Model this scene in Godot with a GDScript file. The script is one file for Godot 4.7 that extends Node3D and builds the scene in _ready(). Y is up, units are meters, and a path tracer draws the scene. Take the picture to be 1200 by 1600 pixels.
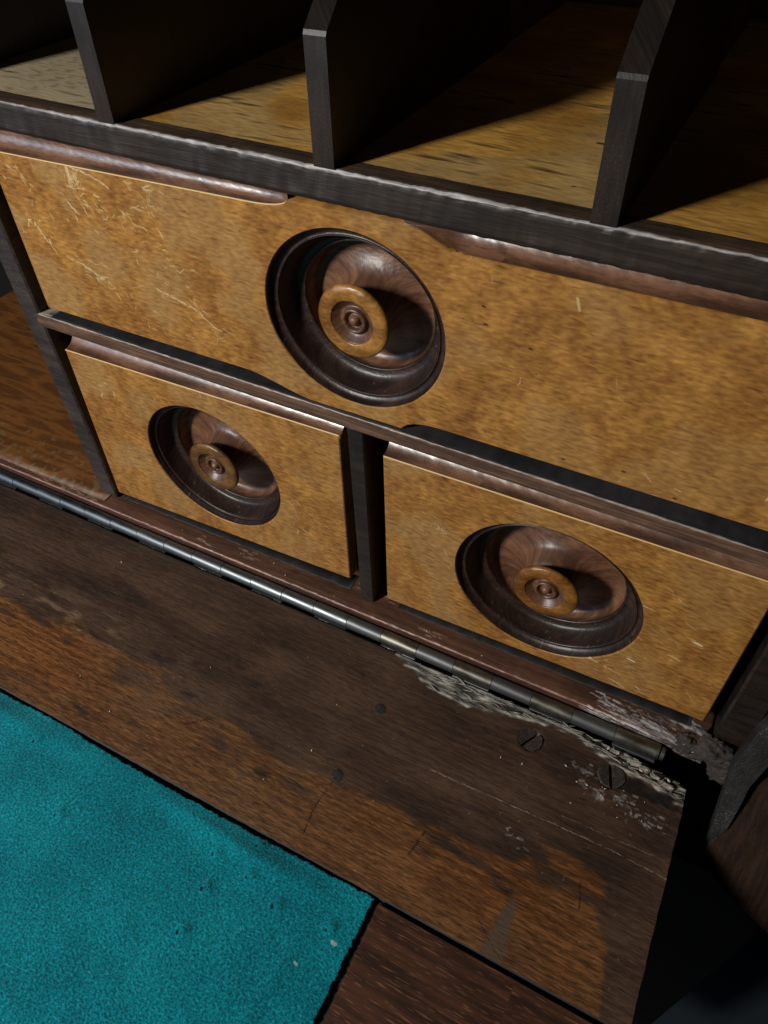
extends Node3D
# An old writing desk seen close: pigeonholes above, three satinwood drawers with turned finger
# recesses, a piano hinge and the opened fall with its teal baize.  All lengths below are in
# millimetres; K turns them into metres.  x runs along the drawers, y up, z out of the drawer fronts.

const K := 0.001
const TILT := -0.0155            # the rails and pigeonholes sag towards the right

var rng := RandomNumberGenerator.new()
var desk: Node3D
var M := {}
var warp := FastNoiseLite.new()

# ------------------------------------------------------------------ scene
func _ready() -> void:
	rng.seed = 7
	warp.seed = 11
	warp.frequency = 0.06
	var cam := Camera3D.new()
	cam.name = "camera"
	cam.transform = Transform3D(Basis(Vector3(0.887455, -0.020788, -0.460425), Vector3(-0.317233, 0.697137, -0.642933), Vector3(0.334345, 0.716637, 0.612083)), Vector3(0.234592, 0.243685, 0.163790))
	cam.fov = 69.4713
	cam.near = 0.01
	cam.far = 20.0
	add_child(cam)
	cam.current = true

	var env := Environment.new()
	env.background_mode = Environment.BG_COLOR
	env.background_color = Color(0.022, 0.025, 0.030)
	env.background_energy_multiplier = 1.0
	env.tonemap_mode = Environment.TONE_MAPPER_LINEAR
	env.tonemap_exposure = 1.0
	env.sdfgi_enabled = true
	env.ssao_enabled = true
	env.ssil_enabled = true
	var we := WorldEnvironment.new()
	we.name = "environment"
	we.environment = env
	add_child(we)

	# the small bright opening in front and to the left that throws the crisp shadows
	area("front_window_light", Vector3(-180, 430, 590), Vector3(110, 90, 0), Vector2(0.075, 0.10), 0.60, Color(1.0, 0.985, 0.95))
	# the wide, dim, cool window further left: mirrored in the hinge and the polished grooves
	area("side_window_light", Vector3(-820, 430, 760), Vector3(80, 60, 0), Vector2(0.75, 0.70), 0.27, Color(0.74, 0.85, 1.0))

	materials()

	var floor_mesh := PlaneMesh.new()
	floor_mesh.size = Vector2(6, 6)
	var fl := MeshInstance3D.new()
	fl.name = "floor"
	fl.mesh = floor_mesh
	fl.material_override = M.floor
	fl.position = Vector3(0, -0.62, 0)
	fl.set_meta("kind", "structure")
	fl.set_meta("label", "dark bluish floor far below the desk")
	add_child(fl)

	desk = Node3D.new()
	desk.name = "writing_desk"
	desk.set_meta("label", "old dark wooden writing desk with open fall, satinwood drawers, pigeonholes and teal baize")
	desk.set_meta("category", "writing desk")
	add_child(desk)

	carcass()
	pigeonholes()
	drawers()
	flap()
	hinge()
	right_side()
	crumbs()

func area(called: String, at: Vector3, to: Vector3, size: Vector2, energy: float, col: Color) -> void:
	var l := AreaLight3D.new()
	l.name = called
	l.area_size = size
	l.area_normalize_energy = true
	l.light_energy = energy
	l.light_color = col
	l.shadow_enabled = true
	l.area_range = 8.0
	add_child(l)
	l.look_at_from_position(at * K, to * K, Vector3.UP)

# ------------------------------------------------------------------ mesh helpers
func put(called: String, mesh: Mesh, mat: Material, parent: Node, label := "") -> MeshInstance3D:
	var o := MeshInstance3D.new()
	o.name = called
	o.mesh = mesh
	o.material_override = mat
	if label:
		o.set_meta("label", label)
	parent.add_child(o, true)
	return o

# a sheet of (nu+1) x (nv+1) points; f(u, v) gives millimetres, t(u, v) the texture place
func sheet(nu: int, nv: int, f: Callable, t = null, keep = null) -> ArrayMesh:
	var st := SurfaceTool.new()
	st.begin(Mesh.PRIMITIVE_TRIANGLES)
	for j in nv + 1:
		for i in nu + 1:
			var u := float(i) / nu
			var v := float(j) / nv
			st.set_uv(t.call(u, v) if t != null else Vector2(u, v))
			st.add_vertex(f.call(u, v) * K)
	for j in nv:
		for i in nu:
			if keep != null and not keep.call((i + 0.5) / nu, (j + 0.5) / nv):
				continue
			var a := j * (nu + 1) + i
			var b := a + nu + 1
			for k in [a, a + 1, b, a + 1, b + 1, b]:
				st.add_index(k)
	st.generate_normals()
	return st.commit()

# a closed outline (z, y, v) swept along x from x0 to x1 in n steps; wear roughens the outline
func beam(prof: Array, x0: float, x1: float, n: int, tilt: float, wear: float, seed_: int, u0 := 0.0, u1 := 1.0) -> ArrayMesh:
	var st := SurfaceTool.new()
	st.begin(Mesh.PRIMITIVE_TRIANGLES)
	var m := prof.size()
	for i in n + 1:
		var s := float(i) / n
		var x := lerpf(x0, x1, s)
		for k in m:
			var p: Vector3 = prof[k]
			var w := wear * (0.35 if p.z < 0.0 else 1.0)
			var d := warp.get_noise_3d(x * 4.0 + seed_ * 31.0, p.x * 9.0, p.y * 9.0) * w + (warp.get_noise_3d(x * 18.0 + seed_ * 31.0, p.x * 20.0, p.y * 20.0) * w * 0.5 if p.z > 0.0 else 0.0)
			st.set_uv(Vector2(lerpf(u0, u1, s), absf(p.z)))
			st.add_vertex(Vector3(x, p.y + tilt * x + d, p.x + d * 0.8) * K)
	for i in n:
		for k in m - 1:
			var a := i * m + k
			var b := a + m
			for q in [a, b, a + 1, a + 1, b, b + 1]:
				st.add_index(q)
	# the two ends
	for e in 2:
		var b0 := (n if e else 0) * m
		for k in range(1, m - 2):
			for q in ([b0, b0 + k, b0 + k + 1] if e else [b0, b0 + k + 1, b0 + k]):
				st.add_index(q)
	st.generate_normals()
	return st.commit()

# flat-sided box between two corners with chamfered edges; lean moves x with y
func block(lo: Vector3, hi: Vector3, c: float, lean := 0.0, uvs := 100.0) -> ArrayMesh:
	var st := SurfaceTool.new()
	st.begin(Mesh.PRIMITIVE_TRIANGLES)
	st.set_smooth_group(-1)
	var ax := [Vector3.RIGHT, Vector3.UP, Vector3.BACK]
	var mid := (lo + hi) / 2
	var h := (hi - lo) / 2
	var corner := func(s: Vector3, k: int) -> Vector3:
		var p: Vector3 = s * h
		for q in 3:
			if q != k:
				p[q] -= s[q] * c
		return mid + p
	var emit := func(pts: Array, n: Vector3) -> void:
		var nn: Vector3 = (pts[1] - pts[0]).cross(pts[2] - pts[0])
		if nn.dot(n) > 0:
			pts.reverse()
		var a := n.abs()
		for t in range(1, pts.size() - 1):
			for q in [pts[0], pts[t], pts[t + 1]]:
				var v: Vector3 = q
				var uv := Vector2(v.z, v.y) if a.x >= a.y and a.x >= a.z else (Vector2(v.x, v.z) if a.y >= a.z else Vector2(v.x, v.y))
				st.set_uv(uv / uvs)
				st.add_vertex((v + Vector3(lean * v.y, 0, 0)) * K)
	for k in 3:
		for sg in [-1.0, 1.0]:
			var i := (k + 1) % 3
			var j := (k + 2) % 3
			var pts := []
			for ij in [[-1, -1], [1, -1], [1, 1], [-1, 1]]:
				var s: Vector3 = ax[k] * sg + ax[i] * float(ij[0]) + ax[j] * float(ij[1])
				pts.append(corner.call(s, k))
			emit.call(pts, ax[k] * sg)
	for k in 3:
		var i := (k + 1) % 3
		var j := (k + 2) % 3
		for si in [-1.0, 1.0]:
			for sj in [-1.0, 1.0]:
				var pts := []
				for q in [[-1.0, i], [1.0, i], [1.0, j], [-1.0, j]]:
					pts.append(corner.call(ax[i] * si + ax[j] * sj + ax[k] * q[0], q[1]))
				emit.call(pts, ax[i] * si + ax[j] * sj)
	for sx in [-1.0, 1.0]:
		for sy in [-1.0, 1.0]:
			for sz in [-1.0, 1.0]:
				var s := Vector3(sx, sy, sz)
				emit.call([corner.call(s, 0), corner.call(s, 1), corner.call(s, 2)], s)
	st.generate_normals()
	return st.commit()

# an outline in a plane, pushed back by depth: board with an arbitrary outline.  map(p2, d) -> mm
func slab(outline: PackedVector2Array, depth: float, map: Callable, bev := 0.4, uvs := 100.0) -> ArrayMesh:
	var st := SurfaceTool.new()
	st.begin(Mesh.PRIMITIVE_TRIANGLES)
	st.set_smooth_group(-1)
	var inner := PackedVector2Array()
	var mid := Vector2.ZERO
	for p in outline:
		mid += p / outline.size()
	var off := Geometry2D.offset_polygon(outline, -bev)
	inner = off[0] if off.size() and off[0].size() == outline.size() else outline
	if inner.size() == outline.size():
		var best := 0
		for s in inner.size():
			if inner[s].distance_to(outline[0]) < inner[best].distance_to(outline[0]):
				best = s
		var turned := PackedVector2Array()
		for s in inner.size():
			turned.append(inner[(s + best) % inner.size()])
		inner = turned
	var tri := Geometry2D.triangulate_polygon(inner)
	var add := func(p: Vector2, d: float) -> void:
		st.set_uv(Vector2(p.y, p.x + d) / uvs)
		st.add_vertex(map.call(p, d) * K)
	for i in range(0, tri.size(), 3):
		for k in [2, 1, 0]:
			add.call(inner[tri[i + k]], 0.0)
		for k in [0, 1, 2]:
			add.call(inner[tri[i + k]], depth)
	var n := outline.size()
	for i in n:
		var j := (i + 1) % n
		var rows := [[inner, 0.0], [outline, bev], [outline, depth - bev], [inner, depth]]
		for r in 3:
			var a: PackedVector2Array = rows[r][0]
			var b: PackedVector2Array = rows[r + 1][0]
			add.call(a[i], rows[r][1]); add.call(a[j], rows[r][1]); add.call(b[i], rows[r + 1][1])
			add.call(a[j], rows[r][1]); add.call(b[j], rows[r + 1][1]); add.call(b[i], rows[r + 1][1])
	st.generate_normals()
	return st.commit()

# turned work: (radius, z) pairs spun about z at (cx, cy); radii are stretched by sx, sy
func turned(prof: PackedVector2Array, cx: float, cy: float, sx: float, sy: float, n := 96, rough := 0.0) -> ArrayMesh:
	var m := prof.size()
	var lens := PackedFloat32Array([0.0])
	for i in range(1, m):
		lens.append(lens[i - 1] + prof[i].distance_to(prof[i - 1]))
	var st := SurfaceTool.new()
	st.begin(Mesh.PRIMITIVE_TRIANGLES)
	for k in m:
		for i in n + 1:
			var a := TAU * (i % n) / n
			var r := prof[k].x
			var d := warp.get_noise_3d(cos(a) * r * 8.0 + cx * 3.0, sin(a) * r * 8.0, prof[k].y * 10.0) * rough
			st.set_uv(Vector2((cos(a) * r + 40.0) / 80.0, (sin(a) * r + 40.0 + prof[k].y * 0.7) / 80.0))
			st.add_vertex(Vector3(cx + cos(a) * r * sx, cy + sin(a) * r * sy, prof[k].y + d) * K)
	for k in m - 1:
		for i in n:
			var a := k * (n + 1) + i
			var b := a + n + 1
			for q in [a, b, a + 1, a + 1, b, b + 1]:
				st.add_index(q)
	st.generate_normals()
	return st.commit()

# a dense set of profile points with rounded corners from a few corner points
func smooth(pts: Array, steps := 5) -> PackedVector2Array:
	var c := Curve2D.new()
	for i in pts.size():
		var p: Vector2 = pts[i]
		var a: Vector2 = pts[maxi(i - 1, 0)]
		var b: Vector2 = pts[mini(i + 1, pts.size() - 1)]
		var t := (b - a) / 6.0
		c.add_point(p, -t.limit_length(p.distance_to(a) / 3.0), t.limit_length(p.distance_to(b) / 3.0))
	var out := PackedVector2Array()
	for i in pts.size() - 1:
		for k in steps:
			out.append(c.sample(i, float(k) / steps))
	out.append(pts[-1])
	return out

func lump(at: Vector3, size: Vector3, seed_: int, jag: float) -> ArrayMesh:
	var n := FastNoiseLite.new()
	n.seed = seed_
	n.frequency = 0.9
	n.fractal_octaves = 3
	n.noise_type = FastNoiseLite.TYPE_CELLULAR
	n.cellular_return_type = FastNoiseLite.RETURN_CELL_VALUE
	return sheet(40, 28, func(u: float, v: float):
		var a: float = TAU * (0.0 if u >= 1.0 else u)
		var b: float = PI * (v - 0.5)
		var d := Vector3(cos(a) * cos(b), sin(b), sin(a) * cos(b))
		var box := d / maxf(absf(d.x), maxf(absf(d.y), absf(d.z)))
		var q := d.lerp(box, 0.55)
		return at + q * size * (1.0 + jag * n.get_noise_3dv(d * 1.6) + jag * 0.4 * warp.get_noise_3dv(d * 60.0)),
		func(u: float, v: float): return Vector2(u * 0.5, v * 0.3))

# ------------------------------------------------------------------ texture helpers
func nz(w: int, h: int, ax: float, ay: float, freq: float, oct: int, seed_: int, kind := FastNoiseLite.TYPE_SIMPLEX_SMOOTH, ridged := false) -> PackedByteArray:
	var n := FastNoiseLite.new()
	n.seed = seed_
	n.noise_type = kind
	n.frequency = freq
	n.fractal_octaves = oct
	if ridged:
		n.fractal_type = FastNoiseLite.FRACTAL_RIDGED
	var im := n.get_image(maxi(4, int(w / ax)), maxi(4, int(h / ay)))
	im.convert(Image.FORMAT_L8)
	if ax != 1.0 or ay != 1.0:
		im.resize(w, h, Image.INTERPOLATE_CUBIC)
	return im.get_data()

func tex(w: int, h: int, rgb: PackedByteArray) -> ImageTexture:
	return ImageTexture.create_from_image(Image.create_from_data(w, h, false, Image.FORMAT_RGB8, rgb))

func grey(w: int, h: int, l: PackedByteArray) -> ImageTexture:
	return ImageTexture.create_from_image(Image.create_from_data(w, h, false, Image.FORMAT_L8, l))

func mat(called: String, col: Variant, rough: Variant, height: Texture2D = null, hscale := 0.02, spec := 0.5) -> StandardMaterial3D:
	var m := StandardMaterial3D.new()
	m.resource_name = called
	if col is Texture2D:
		m.albedo_texture = col
	else:
		m.albedo_color = col
	if rough is Texture2D:
		m.roughness_texture = rough
		m.roughness_texture_channel = BaseMaterial3D.TEXTURE_CHANNEL_RED
		m.roughness = 1.0
	else:
		m.roughness = rough
	m.metallic_specular = spec
	if height:
		m.heightmap_enabled = true
		m.heightmap_texture = height
		m.heightmap_scale = hscale
	return m

# a soft brush stroke into an RGB picture and, if given, a height picture
func stroke(rgb: PackedByteArray, hgt: PackedByteArray, w: int, h: int, a: Vector2, b: Vector2, r: float, col: Color, alpha: float, dh := 0.0) -> void:
	var x0 := maxi(0, int(minf(a.x, b.x) - r - 1))
	var x1 := mini(w - 1, int(maxf(a.x, b.x) + r + 1))
	var y0 := maxi(0, int(minf(a.y, b.y) - r - 1))
	var y1 := mini(h - 1, int(maxf(a.y, b.y) + r + 1))
	var ab := b - a
	var l2 := maxf(ab.length_squared(), 1e-6)
	for y in range(y0, y1 + 1):
		for x in range(x0, x1 + 1):
			var p := Vector2(x, y)
			var t := clampf((p - a).dot(ab) / l2, 0.0, 1.0)
			var d := p.distance_to(a + ab * t)
			if d > r:
				continue
			var k := alpha * (1.0 - smoothstep(r * 0.45, r, d))
			var i := (y * w + x) * 3
			rgb[i] = int(lerpf(rgb[i], col.r8, k))
			rgb[i + 1] = int(lerpf(rgb[i + 1], col.g8, k))
			rgb[i + 2] = int(lerpf(rgb[i + 2], col.b8, k))
			if hgt.size():
				hgt[y * w + x] = clampi(int(hgt[y * w + x] + dh * k), 0, 255)

func ragged(rgb: PackedByteArray, hgt: PackedByteArray, w: int, h: int, pts: Array, r: float, col: Color, alpha: float, jit: float, dh := 0.0) -> void:
	for i in pts.size() - 1:
		var a: Vector2 = pts[i]
		var b: Vector2 = pts[i + 1]
		var n := maxi(1, int(a.distance_to(b) / 5.0))
		var last := a
		for k in range(1, n + 1):
			var q := a.lerp(b, float(k) / n) + Vector2(rng.randf_range(-jit, jit), rng.randf_range(-jit, jit))
			if rng.randf() < 0.85:
				stroke(rgb, hgt, w, h, last, q, r * rng.randf_range(0.55, 1.2), col, alpha * rng.randf_range(0.35, 1.0), dh)
			last = q

# satinwood veneer: golden, cloudy vertical figure, short dark flecks, pale scuffs and scratches
func veneer(w: int, h: int, ppm: float, seed_: int, scuffs: Array, extra) -> Array:
	var cloud := nz(w, h, 2.8, 3.4, 0.036, 4, seed_)
	var patch := nz(w, h, 4.0, 4.0, 0.022, 4, seed_ + 1)
	var curl := nz(w, h, 1.0, 3.0, 0.040, 3, seed_ + 2)
	var fine := nz(w, h, 3.0, 1.0, 0.13, 3, seed_ + 3)
	var fleck := nz(w, h, 6.0, 1.0, 0.12, 2, seed_ + 4)
	var worn := nz(w, h, 3.0, 3.0, 0.012, 4, seed_ + 5)
	var rag := nz(w, h, 2.2, 1.0, 0.07, 4, seed_ + 6)
	var rgb := PackedByteArray()
	rgb.resize(w * h * 3)
	var hg := PackedByteArray()
	hg.resize(w * h)
	for i in w * h:
		var px := i % w
		var x := float(px) / w
		var q := i - px + clampi(px + int((rag[i] - 128) * 0.075), 0, w - 1)
		var ck := cloud[q] / 255.0
		var p := patch[i] / 255.0
		var t := 0.34 * smoothstep(0.24, 0.76, ck) + 0.12 * smoothstep(0.3, 0.7, curl[q] / 255.0) + 0.34 * p + 0.24 * smoothstep(0.25, 0.75, rag[i] / 255.0) - 0.02
		var f := fine[i] / 255.0 - 0.5
		var d := clampf((fleck[i] / 255.0 - 0.70) * 5.0, 0.0, 1.0) * 0.22
		var g := smoothstep(0.46, 0.70, worn[i] / 255.0) * 0.70 * (1.0 - 0.6 * x)
		var r := lerpf(118.0, 172.0, t) + f * 46.0
		var gg := lerpf(77.0, 124.0, t) + f * 40.0
		var b := lerpf(35.0, 62.0, t) + f * 18.0
		r = lerpf(r, 150.0 + f * 34.0, g); gg = lerpf(gg, 117.0 + f * 32.0, g); b = lerpf(b, 74.0 + f * 24.0, g)
		r *= 1.0 - d; gg *= 1.0 - d * 1.1; b *= 1.0 - d
		rgb[i * 3] = clampi(int(r), 0, 255)
		rgb[i * 3 + 1] = clampi(int(gg), 0, 255)
		rgb[i * 3 + 2] = clampi(int(b), 0, 255)
		hg[i] = clampi(int(120 + f * 46.0 - d * 110.0 + (rag[i] - 128) * 0.18), 0, 255)
	var pale := Color8(196, 176, 138)
	for s in scuffs:                       # [x mm, y mm, spread mm, count, length mm, angle deg]
		for k in int(s[3]):
			var c := Vector2(s[0] + rng.randfn(0, s[2]), s[1] + rng.randfn(0, s[2] * 0.7)) * ppm
			var a := deg_to_rad(s[5] + rng.randfn(0, 35))
			var l: float = s[4] * ppm * rng.randf_range(0.3, 1.3)
			var e := c + Vector2(cos(a), sin(a)) * l
			var m := c.lerp(e, 0.5) + Vector2(rng.randfn(0, l * 0.12), rng.randfn(0, l * 0.12))
			ragged(rgb, hg, w, h, [c, m, e], ppm * rng.randf_range(0.14, 0.42), pale, rng.randf_range(0.4, 0.9), ppm * 0.16, -45)
	for k in int(w * h / 9000.0):          # little dark pores and nicks
		var c := Vector2(rng.randf() * w, rng.randf() * h)
		stroke(rgb, hg, w, h, c, c + Vector2(rng.randf_range(-1.3, 1.3), rng.randf_range(-0.3, 0.3)) * ppm * 0.6, ppm * rng.randf_range(0.10, 0.22), Color8(52, 34, 16), rng.randf_range(0.3, 0.8), -60)
	if extra != null:
		extra.call(rgb, hg)
	return [tex(w, h, rgb), grey(w, h, hg)]

# dark streaked wood: two colours along the grain (x), pores and paler rubbed places
func darkwood(w: int, h: int, seed_: int, lo: Color, hi: Color, stretch: float, dust: float) -> Array:
	var g1 := nz(w, h, stretch, 1.0, 0.05, 4, seed_)
	var g2 := nz(w, h, stretch * 0.6, 1.0, 0.22, 3, seed_ + 1)
	var bl := nz(w, h, 4.0, 4.0, 0.03, 4, seed_ + 2)
	var sp := nz(w, h, 1.0, 1.0, 0.25, 3, seed_ + 3)
	var rgb := PackedByteArray()
	rgb.resize(w * h * 3)
	var hg := PackedByteArray()
	hg.resize(w * h)
	for i in w * h:
		var t := clampf(0.5 * g1[i] / 255.0 + 0.3 * g2[i] / 255.0 + 0.35 * bl[i] / 255.0 - 0.08, 0.0, 1.0)
		t = smoothstep(0.2, 0.8, t)
		var d := smoothstep(0.58, 0.85, sp[i] / 255.0) * smoothstep(0.4, 0.75, bl[i] / 255.0) * dust
		rgb[i * 3] = clampi(int(lerpf(lerpf(lo.r8, hi.r8, t), 120, d)), 0, 255)
		rgb[i * 3 + 1] = clampi(int(lerpf(lerpf(lo.g8, hi.g8, t), 112, d)), 0, 255)
		rgb[i * 3 + 2] = clampi(int(lerpf(lerpf(lo.b8, hi.b8, t), 104, d)), 0, 255)
		hg[i] = clampi(int(70 + g2[i] * 0.35 + sp[i] * 0.22), 0, 255)
	return [tex(w, h, rgb), grey(w, h, hg), rgb, hg]

# the wrap-round picture of a rail: u along it, v round it; arris = v of the rubbed edge
func rail_picture(w: int, h: int, seed_: int, front: Color, front2: Color, top: Color, top2: Color, v_arris: float, wear_w: float, pale: Color, extra = null) -> Array:
	var g1 := nz(w, h, 14.0, 1.0, 0.06, 4, seed_)
	var g2 := nz(w, h, 6.0, 1.0, 0.2, 3, seed_ + 1)
	var bl := nz(w, h, 5.0, 3.0, 0.04, 4, seed_ + 2)
	var ed := nz(w, h, 5.0, 1.0, 0.10, 4, seed_ + 3)
	var lw := nz(w, h, 24.0, 24.0, 0.16, 3, seed_ + 4)
	var rgb := PackedByteArray()
	rgb.resize(w * h * 3)
	var hg := PackedByteArray()
	hg.resize(w * h)
	for i in w * h:
		var v := float(i / w) / h
		var t := smoothstep(0.25, 0.8, 0.45 * g1[i] / 255.0 + 0.25 * g2[i] / 255.0 + 0.3 * bl[i] / 255.0)
		var a := front.lerp(front2, t) if v > v_arris else top.lerp(top2, t)
		var dv := absf(v - v_arris) / (wear_w * (0.35 + 1.3 * lw[i] / 255.0))
		var k := clampf((1.0 - dv) * 2.2 - (ed[i] / 255.0) * 1.35, 0.0, 1.0)
		a = a.lerp(pale, k * (0.45 + 0.5 * g2[i] / 255.0))
		rgb[i * 3] = a.r8
		rgb[i * 3 + 1] = a.g8
		rgb[i * 3 + 2] = a.b8
		hg[i] = clampi(int(100 + (g2[i] - 128) * 0.4 + k * 40.0 + (bl[i] - 128) * 0.2), 0, 255)
	if extra != null:
		extra.call(rgb, hg, w, h)
	return [tex(w, h, rgb), grey(w, h, hg)]

func materials() -> void:
	M.floor = mat("floor boards", Color8(34, 44, 50), 0.8)
	# --- drawer fronts
	var pw := 5.4
	var wide := veneer(1472, 372, pw, 21, [[36, 10, 2.6, 46, 3.4, -65], [38, 13, 4, 22, 3.0, 30], [14, 25, 5, 18, 3, 80], [12, 10, 4, 16, 2.4, 60], [66, 9, 4, 26, 3, 30], [56, 16, 4, 16, 3, 50], [46, 20, 7, 22, 3, 20], [66, 28, 8, 18, 4, 35], [34, 40, 5, 14, 5, 15], [52, 47, 6, 12, 5, 10], [78, 46, 6, 14, 5, 30], [9, 8, 4, 10, 3, 30], [205, 18, 22, 5, 3, 70], [225, 52, 18, 8, 3, 20], [262, 50, 4, 5, 4, -30], [120, 60, 40, 8, 3, 10]],
		func(rgb, hg):
			for l in [[[30, 3.5], [38, 4.5], [46, 6], [52, 8.5]], [[30, 14], [33, 18], [35, 20]], [[22, 37], [30, 39], [36, 42], [43, 40]], [[60, 40], [68, 42], [76, 44], [84, 50]], [[12, 27], [15, 33], [18, 37]]]:
				var p := []
				for q in l:
					p.append(Vector2(q[0], q[1]) * pw)
				ragged(rgb, hg, 1472, 372, p, pw * 0.40, Color8(206, 190, 156), 0.8, pw * 0.25, -60)
			stroke(rgb, hg, 1472, 372, Vector2(173.5, 63.5) * pw, Vector2(173.9, 65.0) * pw, pw * 0.8, Color8(62, 32, 14), 0.9, -30)
			for q in [[155, 67.3], [156.3, 68.4], [155.6, 66.2], [197, 66], [176, 18], [177, 23], [204, 60], [221, 58], [236, 62], [190, 27]]:
				stroke(rgb, hg, 1472, 372, Vector2(q[0], q[1]) * pw, Vector2(q[0] + 0.7, q[1] + 0.1) * pw, pw * 0.33, Color8(40, 26, 12), 0.85, -60)
			stroke(rgb, hg, 1472, 372, Vector2(200, 10) * pw, Vector2(201, 13) * pw, pw * 0.5, Color8(196, 174, 130), 0.7))
	M.veneer_wide = mat("satinwood veneer", wide[0], 0.42, wide[1], 0.010, 0.42)
	var left := veneer(728, 476, 5.6, 57, [[16, 16, 5, 8, 4, 40], [100, 48, 9, 12, 5, 20], [112, 56, 6, 9, 4, 60], [60, 8, 12, 8, 3, 10], [30, 60, 12, 6, 3, 30]], null)
	M.veneer_left = mat("satinwood veneer left", left[0], 0.42, left[1], 0.010, 0.42)
	var right := veneer(728, 476, 5.6, 93, [[20, 30, 6, 16, 2, 40], [26, 44, 6, 10, 2, 20], [92, 30, 9, 14, 4, 20], [104, 44, 10, 10, 5, 15], [100, 66, 10, 12, 6, 8], [12, 60, 8, 8, 2, 10]],
		func(rgb, hg):
			ragged(rgb, hg, 728, 476, [Vector2(72, 68.5) * 5.6, Vector2(84, 69) * 5.6, Vector2(96, 72) * 5.6], 2.4, Color8(214, 184, 128), 0.8, 1.0, -40)
			for q in [[96, 61], [113, 40], [88, 58], [75, 50]]:
				stroke(rgb, hg, 728, 476, Vector2(q[0], q[1]) * 5.6, Vector2(q[0] + 2.4, q[1] + 0.5) * 5.6, 2.6, Color8(216, 206, 184), 0.85))
	M.veneer_right = mat("satinwood veneer right", right[0], 0.42, right[1], 0.010, 0.42)
	# --- dark woods
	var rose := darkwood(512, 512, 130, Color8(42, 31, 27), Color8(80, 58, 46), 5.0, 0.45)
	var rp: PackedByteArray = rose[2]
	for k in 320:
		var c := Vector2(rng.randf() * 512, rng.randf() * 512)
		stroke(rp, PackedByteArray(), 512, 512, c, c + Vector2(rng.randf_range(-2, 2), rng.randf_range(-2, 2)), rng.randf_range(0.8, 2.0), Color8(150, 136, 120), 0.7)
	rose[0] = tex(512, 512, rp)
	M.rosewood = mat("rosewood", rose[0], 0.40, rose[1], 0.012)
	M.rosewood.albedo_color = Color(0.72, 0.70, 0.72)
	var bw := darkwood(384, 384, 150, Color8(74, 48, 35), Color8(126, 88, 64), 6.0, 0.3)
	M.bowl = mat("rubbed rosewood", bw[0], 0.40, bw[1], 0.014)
	M.groove = mat("rosewood groove", bw[0], 0.38, bw[1], 0.010, 0.8)
	M.groove.clearcoat_enabled = true
	M.groove.clearcoat = 1.0
	M.groove.clearcoat_roughness = 0.30
	var ebon := darkwood(512, 512, 170, Color8(21, 16, 13), Color8(41, 32, 27), 9.0, 0.16)
	M.ebonised = mat("ebonised wood", ebon[0], 0.38, ebon[1], 0.005)
	var inside := darkwood(512, 512, 190, Color8(52, 27, 14), Color8(96, 52, 24), 8.0, 0.1)
	M.inside = mat("brown inner wood", inside[0], 0.6, inside[1], 0.012)
	M.blackwood = mat("black stained wood", Color8(26, 23, 22), 0.7)
	var cap := darkwood(256, 256, 220, Color8(108, 72, 32), Color8(178, 134, 68), 3.0, 0.2)
	M.boxwood = mat("boxwood", cap[0], 0.36, cap[1], 0.008)
	M.boxwood.albedo_color = Color(0.94, 0.89, 0.84)
	M.boxwood_brown = mat("browned boxwood", cap[0], 0.36, cap[1], 0.010)
	M.boxwood_brown.albedo_color = Color(0.66, 0.63, 0.66)
	M.boxwood_mid = mat("darkened boxwood", cap[0], 0.36, cap[1], 0.010)
	M.boxwood_mid.albedo_color = Color(0.80, 0.72, 0.66)
	# --- rails
	var top := rail_picture(1536, 160, 301, Color8(29, 22, 18), Color8(50, 39, 32), Color8(48, 38, 32), Color8(86, 68, 54), 0.46, 0.055, Color8(186, 184, 188))
	M.top_rail = mat("top rail", top[0], 0.46, top[1], 0.009)
	var mid := rail_picture(1536, 160, 331, Color8(66, 48, 38), Color8(112, 84, 66), Color8(36, 35, 37), Color8(54, 52, 53), 0.46, 0.034, Color8(176, 160, 148),
		func(rgb, hg, w, h):
			for k in 70:                   # the left end, never stained: bare pale wood
				var x : float = rng.randf_range(0.0, 0.024) * w
				var y : float = rng.randf_range(0.10, 0.46) * h
				stroke(rgb, hg, w, h, Vector2(x - 8, y), Vector2(x + 6, y), 5.0, Color8(158, 150, 134), 0.5, 10))
	M.mid_rail = mat("middle rail", mid[0], 0.45, mid[1], 0.016)
	var sil := rail_picture(1536, 160, 361, Color8(60, 40, 34), Color8(84, 56, 46), Color8(66, 44, 34), Color8(96, 65, 50), 0.60, 0.022, Color8(176, 132, 112),
		func(rgb, hg, w, h):
			var wx := func(x: float) -> float: return (x + 130.0) / 405.0 * w
			for k in 160:                  # bare weathered end near the broken post
				var x: float = wx.call(rng.randf_range(236, 268))
				var y : float = rng.randf_range(0.22, 0.98) * h
				ragged(rgb, hg, w, h, [Vector2(x - 26, y - 3), Vector2(x, y), Vector2(x + 26, y + 4)], rng.randf_range(1.2, 3.6), [Color8(150, 150, 156), Color8(118, 112, 112), Color8(196, 194, 192), Color8(60, 52, 50)][k % 4], 0.8, 2.0, rng.randf_range(-60, 60))
			for q in [[-30, 0.52], [-24, 0.5], [-14, 0.53], [-45, 0.5], [56, 0.5], [76, 0.42], [166, 0.50], [142, 0.28], [132, 0.27]]:
				for k in 10:               # dusty spots
					var c := Vector2(wx.call(q[0] + rng.randfn(0, 3)), (q[1] + rng.randfn(0, 0.03)) * h)
					stroke(rgb, hg, w, h, c, c + Vector2(rng.randf_range(2, 12), 0), rng.randf_range(1, 3), Color8(150, 130, 112), 0.5, 20))
	M.sill = mat("sill", sil[0], 0.42, sil[1], 0.018)
	# --- pigeonhole floor: golden, rubbed, with dark dashes along x
	var w := 1024
	var h := 448
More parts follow.
